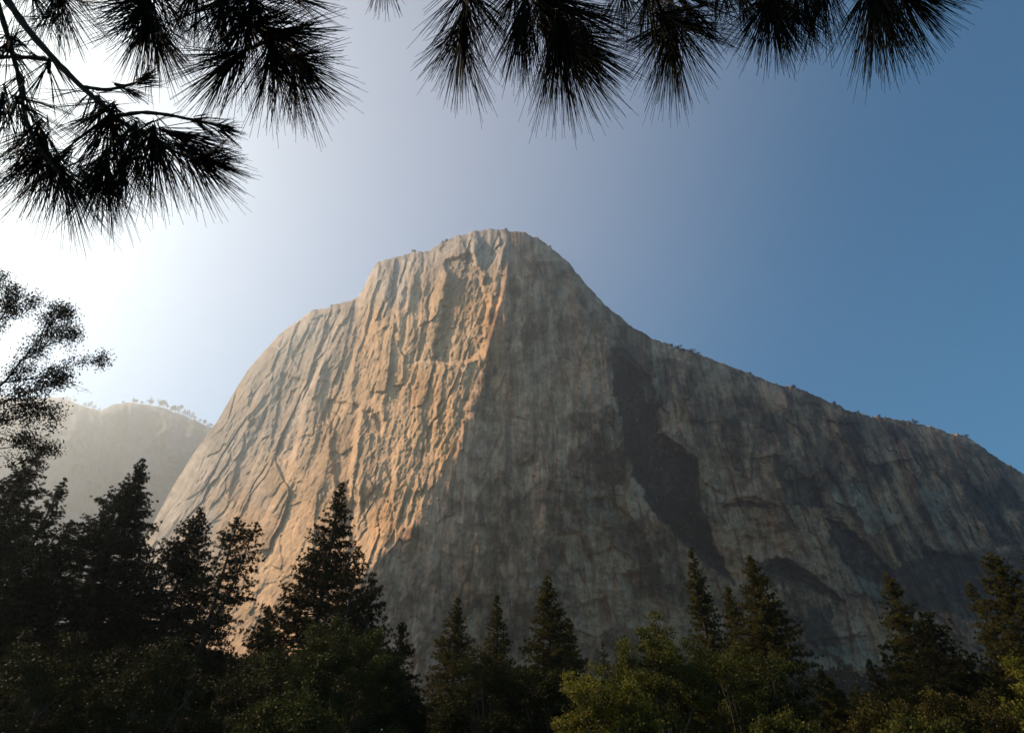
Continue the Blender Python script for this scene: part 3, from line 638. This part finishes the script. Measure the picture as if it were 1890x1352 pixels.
# ------------------------------------------------------------------ thicket behind the broadleaf trees
rng = np.random.default_rng(31); pos = []; dr = []
for k in range(1700):
    px = rng.uniform(-150, 2050); Y = rng.uniform(70, 112)
    topy = np.interp(px, [-150, 0, 200, 420, 470, 560, 700, 770, 800, 900, 1050, 1130, 1300, 1430, 1465, 1610, 1635, 1720, 2050], [1180, 1180, 1190, 1210, 1240, 1200, 1200, 1300, 1300, 1230, 1240, 1270, 1220, 1230, 1335, 1335, 1280, 1240, 1240])
    zt = float(at(px, topy, Y)[2]) - rng.exponential(1.6); c = at(px, 1300, Y); r = rng.uniform(.9, 1.8)
    zt = max(zt, r)
    n = int(110 * r * r / 2); dv = unit(rng.normal(size=(n, 3)) + np.array([0, 0, .2]))
    p = np.array([c[0], c[1], zt - r]) + dv * (r * rng.uniform(.5, 1.05, n) ** .4)[:, None] * np.array([1, 1, 1.1]); pos.append(p); dr.append(dv * .5 + rng.normal(size=(n, 3)) * .8)
    if zt > 3: 
        n2 = n; p = np.stack([c[0] + rng.normal(0, r * .6, n2), c[1] + rng.normal(0, r * .6, n2), rng.uniform(0, zt, n2)], -1); pos.append(p); dr.append(rng.normal(size=(n2, 3)))
pos = np.concatenate(pos); dr = np.concatenate(dr)
V, F = blades(pos, dr, rng.uniform(.4, .7, len(pos)), rng.uniform(.3, .5, len(pos)), rng)
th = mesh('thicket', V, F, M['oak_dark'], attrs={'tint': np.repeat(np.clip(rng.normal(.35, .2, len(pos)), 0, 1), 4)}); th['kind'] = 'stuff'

# ------------------------------------------------------------------ distant wood at the foot of the wall
rng = np.random.default_rng(77); n = 2600
wx_ = rng.uniform(130, 900, n); wy_ = rng.uniform(560, 715, n); wh = rng.uniform(14, 30, n)
K = 70
zz = rng.uniform(.0, 1, (n, K)) ** .8; az = rng.uniform(0, 2 * math.pi, (n, K)); rad = (1 - zz) * wh[:, None] * .26 + .5
wz = (wy_ - 560) / 155 * 84 * sst(60, 230, wx_)
pp = np.stack([wx_[:, None] + np.cos(az) * rad * .5, wy_[:, None] + np.sin(az) * rad * .5, wz[:, None] + zz * wh[:, None]], -1).reshape(-1, 3)
dd = np.stack([np.cos(az), np.sin(az), .1 + 0 * az], -1).reshape(-1, 3)
V, F = blades(pp, dd, rad.ravel() * .9 + 2.5, 4.6, rng)
wd = mesh('distant_wood', V, F, M['far_dark'], attrs={'tint': np.repeat(rng.uniform(0, 1, n), K * 4)}); wd['kind'] = 'stuff'

# ------------------------------------------------------------------ little trees on the skyline
def far_tree(name, base, h, wid, label, group, seed, round_=False, parts=True):
    rng = np.random.default_rng(seed); n = 130 if round_ else 110
    root = empty(name, base, label, 'tree', group)
    if round_:
        nl = 6; cc = np.stack([rng.normal(0, wid * .35, nl), rng.normal(0, wid * .35, nl), rng.uniform(.5, .9, nl) * h], -1)
        pos = cc[rng.integers(0, nl, n)] + rng.normal(0, wid * .18, (n, 3)); dv = rng.normal(size=(n, 3)); L = wid * .35
    else:
        z = rng.uniform(.15, 1, n); az = rng.uniform(0, 6.283, n); r = (1 - z) ** .8 * wid * (1 + .35 * rng.normal(size=n))
        pos = np.stack([np.cos(az) * r * .5, np.sin(az) * r * .5, z * h], -1); dv = np.stack([np.cos(az), np.sin(az), .1 + 0 * z], -1); L = r * .6 + h * .05
    V, F = blades(pos, dv, L, wid * .22, rng)
    mb = MB(); mb.tube(np.array([[0, 0, -2], [.2, 0, h * .5], [0, 0, h * .9]]), [h * .035, h * .025, h * .01], 5); mb.build('trunk', M['bark'], root)
    mesh('crown', V, F, M['far'], root, attrs={'tint': rng.uniform(0, 1, n * 4)})
    return root
HT = [(122, 733, 7, 0), (129, 737, 6, 0), (138, 743, 7, 1), (154, 748, 9, 0), (165, 753, 15, 0), (173, 756, 10, 0), (182, 758, 7, 0), (227, 746, 5, 1), (245, 745, 9, 1),
      (252, 746, 8, 1), (261, 747, 6, 1), (275, 750, 12, 1), (293, 754, 12, 1), (303, 757, 14, 1), (318, 762, 13, 1), (324, 764, 16, 1), (330, 768, 9, 0), (338, 770, 13, 0), (345, 773, 16, 0),
      (354, 777, 15, 0), (360, 780, 9, 0), (369, 783, 6, 1), (378, 786, 9, 1), (386, 788, 8, 1)]
words = ['on the sloping left end of the hazy ridge', 'at the notch of the hazy ridge', 'on the rounded crest of the hazy ridge', 'on the right slope of the hazy ridge']
for k, (x, y, h, rd) in enumerate(HT):
    c = int(np.argmin(abs(hx - x))); bq = hrim[c]; s = mpp(bq)
    reg = 0 if x < 140 else 1 if x < 190 else 2 if x < 265 else 3
    far_tree('ridge_tree', bq - np.array([0, 0, 2]), h * s * .95 + 2, h * s * (.6 if rd else .36), ('small round-headed tree ' if rd else 'small pointed tree ') + words[reg], 'trees on the hazy ridge', 900 + k, bool(rd))
RT = [(612, 5), (764, 7), (820, 5), (825, 6), (934, 5), (1016, 4), (1240, 6), (1252, 8), (1278, 7), (1288, 5), (1384, 5), (1466, 7), (1474, 6), (1541, 6), (1582, 5), (1622, 5), (1688, 8), (1783, 5)]
for k, (x, h) in enumerate(RT):
    c = int(np.argmin(abs(pxs - x))); bq = rimXYZ[c]; s = mpp(bq)
    where = 'on the left shoulder of the great cliff' if x < 700 else 'on the domed summit of the great cliff' if x < 1100 else 'on the long right ridge of the great cliff'
    far_tree('rim_tree', bq - np.array([0, 0, 3.8]), h * s * .6 + 2.8, h * s * .85, 'tiny dark scrub tree ' + where, 'scrub trees on the cliff rim', 700 + k, True)

# ------------------------------------------------------------------ broadleaf tree at the left edge
def edge_tree():
    rng = np.random.default_rng(5); Y = 21.0
    base = at(-150, 700, Y); base[2] = 0
    root = empty('maple_tree', base, 'dark broadleaf tree reaching in from the left edge with bare lower twigs', 'tree')
    mb = MB(); off = base
    top = at(-110, 560, Y)
    mb.tube(np.array([[0, 0, 0], [.1, 0, top[2] * .4], top - off]), [.34, .26, .12], 9)
    LIMBS = [([(-130, 760), (-40, 745), (10, 705), (40, 665), (75, 625), (100, 590)], .07), ([(-130, 700), (-50, 640), (0, 590), (15, 560), (10, 520)], .06),
             ([(10, 705), (60, 700), (100, 685), (140, 672), (185, 660)], .035), ([(40, 665), (80, 640), (120, 625), (145, 610)], .03), ([(-140, 800), (-60, 770), (0, 745), (50, 725), (90, 712), (110, 704)], .05),
             ([(-140, 800), (-30, 790), (30, 770), (70, 760), (100, 765)], .04), ([(75, 625), (90, 585), (118, 575)], .02), ([(0, 590), (40, 560), (60, 545)], .025), ([(-60, 610), (-20, 560), (0, 515)], .04),
             ([(-130, 840), (-20, 830), (30, 822), (70, 830), (95, 838)], .03), ([(80, 640), (110, 600), (140, 592)], .02)]
    tips = []
    for pts, r in LIMBS:
        p = np.array(pts, float); yy = Y + rng.uniform(-1.6, 1.6) * np.linspace(.2, 1, len(p))
        q = at(p[:, 0], p[:, 1], yy) - off
        tt = np.linspace(0, 1, len(q)); t2 = np.linspace(0, 1, len(q) * 3)
        q = np.stack([np.interp(t2, tt, q[:, i]) for i in range(3)], -1); q[1:-1] += rng.normal(0, .03, q[1:-1].shape)
        mb.tube(q, r * (1 - .85 * t2) + .004, 5)
        L = np.linalg.norm(np.diff(q, axis=0), axis=1).sum()
        for k in range(int(L * 4.2)):
            f = rng.uniform(.22, 1); b0 = np.array([np.interp(f, t2, q[:, i]) for i in range(3)])
            dr = unit(q[-1] - q[0]) * .6 + unit(rng.normal(size=3)) * .8 + np.array([0, 0, .25]); dr = unit(dr)
            l = rng.uniform(.35, .95) * (1.15 - .5 * f); e = b0 + dr * l; mid_ = b0 + dr * l * .5 + rng.normal(0, .06, 3)
            mb.tube(np.array([b0, mid_, e]), [.012, .008, .003], 4); tips.append(e); tips.append(mid_ * .4 + e * .6)
            for j in range(2):
                e2 = mid_ + unit(dr + rng.normal(0, .7, 3)) * l * .5; mb.tube(np.array([mid_, e2]), [.006, .002], 3); tips.append(e2)
    for pts in [[(95, 700), (130, 705), (150, 715), (170, 725)], [(130, 705), (145, 722), (165, 718)], [(20, 822), (60, 815), (85, 822), (95, 838)], [(50, 815), (75, 800), (80, 795)], [(60, 815), (80, 805), (97, 822), (100, 838)], [(40, 820), (70, 835), (85, 850), (92, 858)],
                [(0, 800), (40, 808), (75, 812)], [(75, 812), (88, 800), (94, 815)]]:
        p = np.array(pts, float); q = at(p[:, 0], p[:, 1], Y - .3 + 0 * p[:, 0]) - off; mb.tube(q, np.linspace(.012, .003, len(q)), 4)
        for k in range(6):
            i = rng.integers(0, len(q) - 1); b0 = q[i] + (q[i + 1] - q[i]) * rng.uniform(); mb.tube(np.array([b0, b0 + unit(rng.normal(size=3)) * rng.uniform(.1, .28)]), [.005, .002], 3)
    tips = np.array(tips); n = 24
    pos = np.repeat(tips, n, 0) + rng.normal(0, .17, (len(tips) * n, 3)); dv = rng.normal(size=(len(pos), 3)) + np.array([0, 0, -.2])
    V, F = blades(pos, dv, rng.uniform(.07, .115, len(pos)), rng.uniform(.05, .08, len(pos)), rng)
    mb.build('trunk', M['dark_bark'], root); mesh('crown', V, F, M['maple'], root, attrs={'tint': np.repeat(np.clip(rng.normal(.4, .25, len(pos)), 0, 1), 4)})
edge_tree()

# ------------------------------------------------------------------ pine boughs hanging over the top of the view
def bough(label, limbs, tufts, seed, depth):
    """limbs: [(pixel points, radius m)], tufts: [(px, py, angle deg in the image (0 right, 90 down), needle px, spread deg, count)]"""
    rng = np.random.default_rng(seed)
    P0 = CAM + ray(*limbs[0][0][0]) * depth
    root = empty('pine_branch', P0, label, 'branch', 'pine branches hanging over the view')
    for pts, r in limbs:
        mb = MB(); p = np.array(pts, float); tt = np.linspace(0, 1, len(p)); t2 = np.linspace(0, 1, 4 * len(p))
        x = np.interp(t2, tt, p[:, 0]); y = np.interp(t2, tt, p[:, 1])
        k = np.ones(3) / 3; x[1:-1] = np.convolve(x, k, 'valid'); y[1:-1] = np.convolve(y, k, 'valid')
        q = CAM + ray(x, y) * depth - P0
        mb.tube(q, (r * np.linspace(1, .55, len(t2))) * (1 + .12 * rng.normal(size=len(t2))), 7, rng, .12); mb.build('limb', M['dark_bark'], root)
    for (x, y, ang, ln, spr, cnt) in tufts:
        dz = rng.uniform(-.10, .10); dp = depth + dz
        c = CAM + ray(x, y) * dp; s = dp / FPX; Ln = ln * s
        th = math.radians(ang); ax = RIGHT * math.cos(th) - UP * math.sin(th) + FWD * rng.uniform(-.35, .35); ax = unit(ax)
        n = int(cnt * .66); Ln = Ln * 1.04; back = rng.uniform(0, 1, n) ** 1.2 * .5 * Ln
        # directions in a cone about the shoot, wider for those set further back
        cone = np.radians(spr) * np.sqrt(rng.uniform(0.02, 1, n)) * (.7 + .5 * back / (.5 * Ln))
        e1 = unit(np.cross(ax, np.array([.2, .3, .9]))); e2 = np.cross(ax, e1); ph = rng.uniform(0, 2 * math.pi, n)
        D = ax * np.cos(cone)[:, None] + (e1 * np.cos(ph)[:, None] + e2 * np.sin(ph)[:, None]) * np.sin(cone)[:, None]
        fa = (np.arange(n) // 3) * 3; D = unit(D[fa] + rng.normal(0, .035, (n, 3))); back = back[fa]
        B = c - ax * back[:, None] * .75 + rng.normal(0, .0035, (n, 3))[fa] - P0
        L = Ln * rng.normal(.92, .13, n).clip(.45, 1.12)
        dro = np.array([0, 0, -1.0]) * (.10 * L * rng.uniform(.2, 1.6, n))[:, None] + unit(rng.normal(size=(n, 3))) * (.09 * L)[:, None]
        p1 = B + D * (L * .5)[:, None] + dro * .22; p2 = B + D * L[:, None] + dro
        S = unit(np.cross(D, rng.normal(size=(n, 3)))); T = np.cross(S, D)
        w0 = .00082
        ring = []
        for pp_, w_ in ((B, w0), (p1, w0), (p2, w0 * .45)):
            for aa in (0, 2.094, 4.189): ring.append(pp_ + (S * math.cos(aa) + T * math.sin(aa)) * w_)
        V = np.stack(ring, 1)                         # n,9,3
        f = np.array([[0, 1, 4, 3], [1, 2, 5, 4], [2, 0, 3, 5], [3, 4, 7, 6], [4, 5, 8, 7], [5, 3, 6, 8]])
        F = (np.arange(n)[:, None, None] * 9 + f[None]).reshape(-1, 4)
        V = V.reshape(-1, 3)
        # the twig the needles grow on
        tb = MB(); tb.tube(np.stack([c - ax * Ln * .25 - P0, c - ax * Ln * .1 - P0, c + ax * Ln * .06 - P0]), [.0035, .0045, .003], 6)
        V2 = np.concatenate(tb.V); F2 = np.concatenate(tb.F) + len(V)
        mesh('needle_tuft', np.concatenate([V, V2]), np.concatenate([F, F2]), M['tuft'], root, smooth=True,
             attrs={'tint': np.concatenate([np.repeat(rng.uniform(0, 1, n), 9), np.full(len(V2), .2)])})

DPT = 1.25
bough('thick pine limb slanting down from the top left corner, ending in dense dark tufts',
    [([(-60, -110), (12, 0), (55, 60), (105, 115), (145, 155), (190, 195), (212, 218)], .0085), ([(150, 160), (200, 166), (245, 155), (268, 145)], .004),
     ([(210, 215), (260, 207), (300, 210), (375, 225), (410, 235)], .0045), ([(210, 215), (280, 260), (345, 290), (385, 297)], .005), ([(208, 214), (206, 265), (190, 315)], .004)],
    [(262, 148, -18, 42, 40, 130), (225, 160, 20, 50, 30, 60), (412, 235, 12, 40, 42, 130), (370, 226, 15, 60, 40, 90), (300, 268, 48, 120, 55, 170), (350, 290, 45, 120, 55, 200), (385, 298, 12, 75, 46, 220), (330, 250, 15, 110, 35, 150),
     (200, 230, 118, 120, 50, 230), (192, 315, 100, 120, 48, 260), (250, 250, 80, 125, 45, 200), (190, 200, 60, 110, 60, 160), (280, 265, 95, 130, 45, 180), (230, 300, 70, 100, 45, 140)], 1, DPT)
bough('thinner pine limb drooping along the left edge with a fan of needles at its end',
    [([(-40, -80), (0, 20), (15, 70), (35, 140), (45, 210), (70, 275), (110, 320)], .0065), ([(-60, 100), (0, 105), (60, 106), (95, 112)], .006)],
    [(75, 285, 105, 125, 48, 230), (118, 325, 62, 125, 48, 260), (62, 250, 130, 115, 50, 130), (40, 170, 100, 110, 60, 110), (15, 90, 90, 90, 70, 150), (20, 85, -20, 60, 50, 60), (0, 200, 95, 120, 50, 130), (165, 325, 35, 90, 45, 150), (100, 300, 140, 130, 40, 140), (50, 200, 40, 110, 40, 90), (90, 130, 80, 100, 60, 60)], 2, DPT + .1)
bough('loose sparse needles hanging beside the thick limb at the top left',
    [([(70, -120), (95, -60), (110, -15)], .005)],
    [(112, -5, 55, 110, 35, 110), (108, -5, 95, 105, 45, 110), (60, -10, 80, 90, 50, 80), (130, -20, 20, 90, 40, 60), (100, 40, 110, 80, 60, 50)], 3, DPT + .2)
bough('pine twig with two hanging tufts left of the big round cluster',
    [([(262, -130), (266, -20), (268, 50), (285, 62)], .0055)],
    [(268, 45, 100, 115, 48, 260), (285, 58, 60, 110, 38, 220), (262, 0, 130, 105, 45, 170), (275, 10, 80, 110, 60, 150), (300, -10, 45, 100, 50, 120)], 4, DPT + .05)
bough('large pine spray with rounded needle clusters left of the open sky',
    [([(440, -140), (468, -20), (480, 40), (492, 85)], .006), ([(488, 78), (450, 95), (425, 112)], .004), ([(490, 82), (520, 105), (545, 118)], .004), ([(380, -90), (400, 0), (410, 20)], .005)],
    [(425, 112, 135, 115, 50, 220), (545, 118, 55, 120, 62, 300), (540, 112, 15, 95, 50, 220), (500, 108, 85, 125, 45, 240), (482, 50, 20, 135, 42, 230), (470, 10, 60, 120, 70, 260), (410, 10, 110, 110, 60, 220), (545, -5, 10, 90, 45, 130), (520, 60, -5, 110, 35, 130), (360, -10, 100, 110, 50, 140), (440, -5, 130, 110, 60, 170), (450, 50, 120, 100, 55, 120)], 5, DPT)
bough('small wisp of needles dipping in at the top, left of the hanging sprays',
    [([(712, -170), (708, -90), (705, -50)], .004)], [(706, -50, 92, 76, 50, 110)], 6, DPT + .1)
bough('slim pine twig with two stacked fans, leftmost of the sprays right of the gap',
    [([(868, -140), (860, -20), (858, 55), (851, 85)], .0045)],
    [(857, 25, 95, 120, 44, 190), (851, 85, 95, 118, 50, 190), (860, -20, 120, 120, 40, 90), (870, -10, 50, 110, 35, 90), (855, 95, 80, 150, 25, 20)], 7, DPT)
bough('densest pine spray at the top centre with long straight needles',
    [([(985, -150), (1000, -20), (1015, 40), (1032, 72)], .0065), ([(960, -100), (968, 0), (966, 30)], .004)],
    [(966, 25, 98, 140, 24, 220), (1000, 20, 75, 130, 60, 260), (1032, 70, 85, 155, 32, 300), (1045, 68, 20, 145, 28, 260), (1038, 75, 50, 160, 35, 260), (1010, 0, 25, 150, 40, 200), (945, -10, 110, 120, 35, 130), (1060, 20, 30, 130, 40, 150)], 8, DPT)
bough('hanging pine tuft like a shaving brush, right of the densest spray',
    [([(1225, -150), (1235, -30), (1240, 55), (1242, 70)], .005), ([(1200, -80), (1195, 0)], .0035)],
    [(1242, 68, 86, 128, 36, 260), (1240, 40, 40, 125, 45, 190), (1236, 45, 135, 115, 42, 190), (1195, 0, 100, 110, 50, 170), (1260, 0, 50, 130, 50, 170), (1220, 20, 70, 90, 70, 130), (1150, -20, 90, 90, 50, 110)], 9, DPT + .08)
bough('shorter pine fan filling the top between the brush-like tuft and the rightmost spray',
    [([(1410, -150), (1420, -30), (1425, 15)], .005), ([(1515, -130), (1518, -45)], .004)],
    [(1424, 10, 92, 122, 40, 280), (1430, 0, 55, 130, 35, 200), (1415, 0, 130, 110, 40, 160), (1518, -30, 92, 120, 32, 190), (1480, -20, 80, 120, 45, 130), (1360, -30, 90, 105, 50, 150), (1330, -30, 70, 100, 45, 100)], 10, DPT)
bough('rightmost pine spray with needles flaring out to the right over blue sky',
    [([(1580, -160), (1600, -40), (1612, -5)], .005), ([(1640, -130), (1672, -25)], .004)],
    [(1612, 0, 82, 140, 38, 250), (1600, -10, 110, 120, 35, 150), (1660, -25, 52, 140, 30, 220), (1665, -25, 22, 130, 24, 150), (1630, -15, 68, 150, 28, 180), (1670, -35, 14, 110, 20, 70)], 11, DPT + .05)

# ------------------------------------------------------------------ smoky summer haze
hm = bpy.data.materials.new('haze'); hm.use_nodes = True; t = hm.node_tree
for n_ in list(t.nodes):
    if n_.type == 'BSDF_PRINCIPLED': t.nodes.remove(n_)
pv = t.nodes.new('ShaderNodeVolumePrincipled'); pv.inputs['Color'].default_value = (.705, .845, .985, 1)
pv.inputs['Density'].default_value = 0.000115; pv.inputs["Anisotropy"].default_value = 0.64
t.links.new(pv.outputs[0], t.nodes['Material Output'].inputs['Volume'])
x0, x1, y0, y1, z0, z1 = -6600, 6600, -2600, 6600, -2.5, 1950
V = np.array([[x, y, z] for z in (z0, z1) for y in (y0, y1) for x in (x0, x1)], float)
F = np.array([[0, 2, 3, 1], [4, 5, 7, 6], [0, 1, 5, 4], [2, 6, 7, 3], [0, 4, 6, 2], [1, 3, 7, 5]])
hz = mesh('haze', V, F, hm); hz['kind'] = 'stuff'
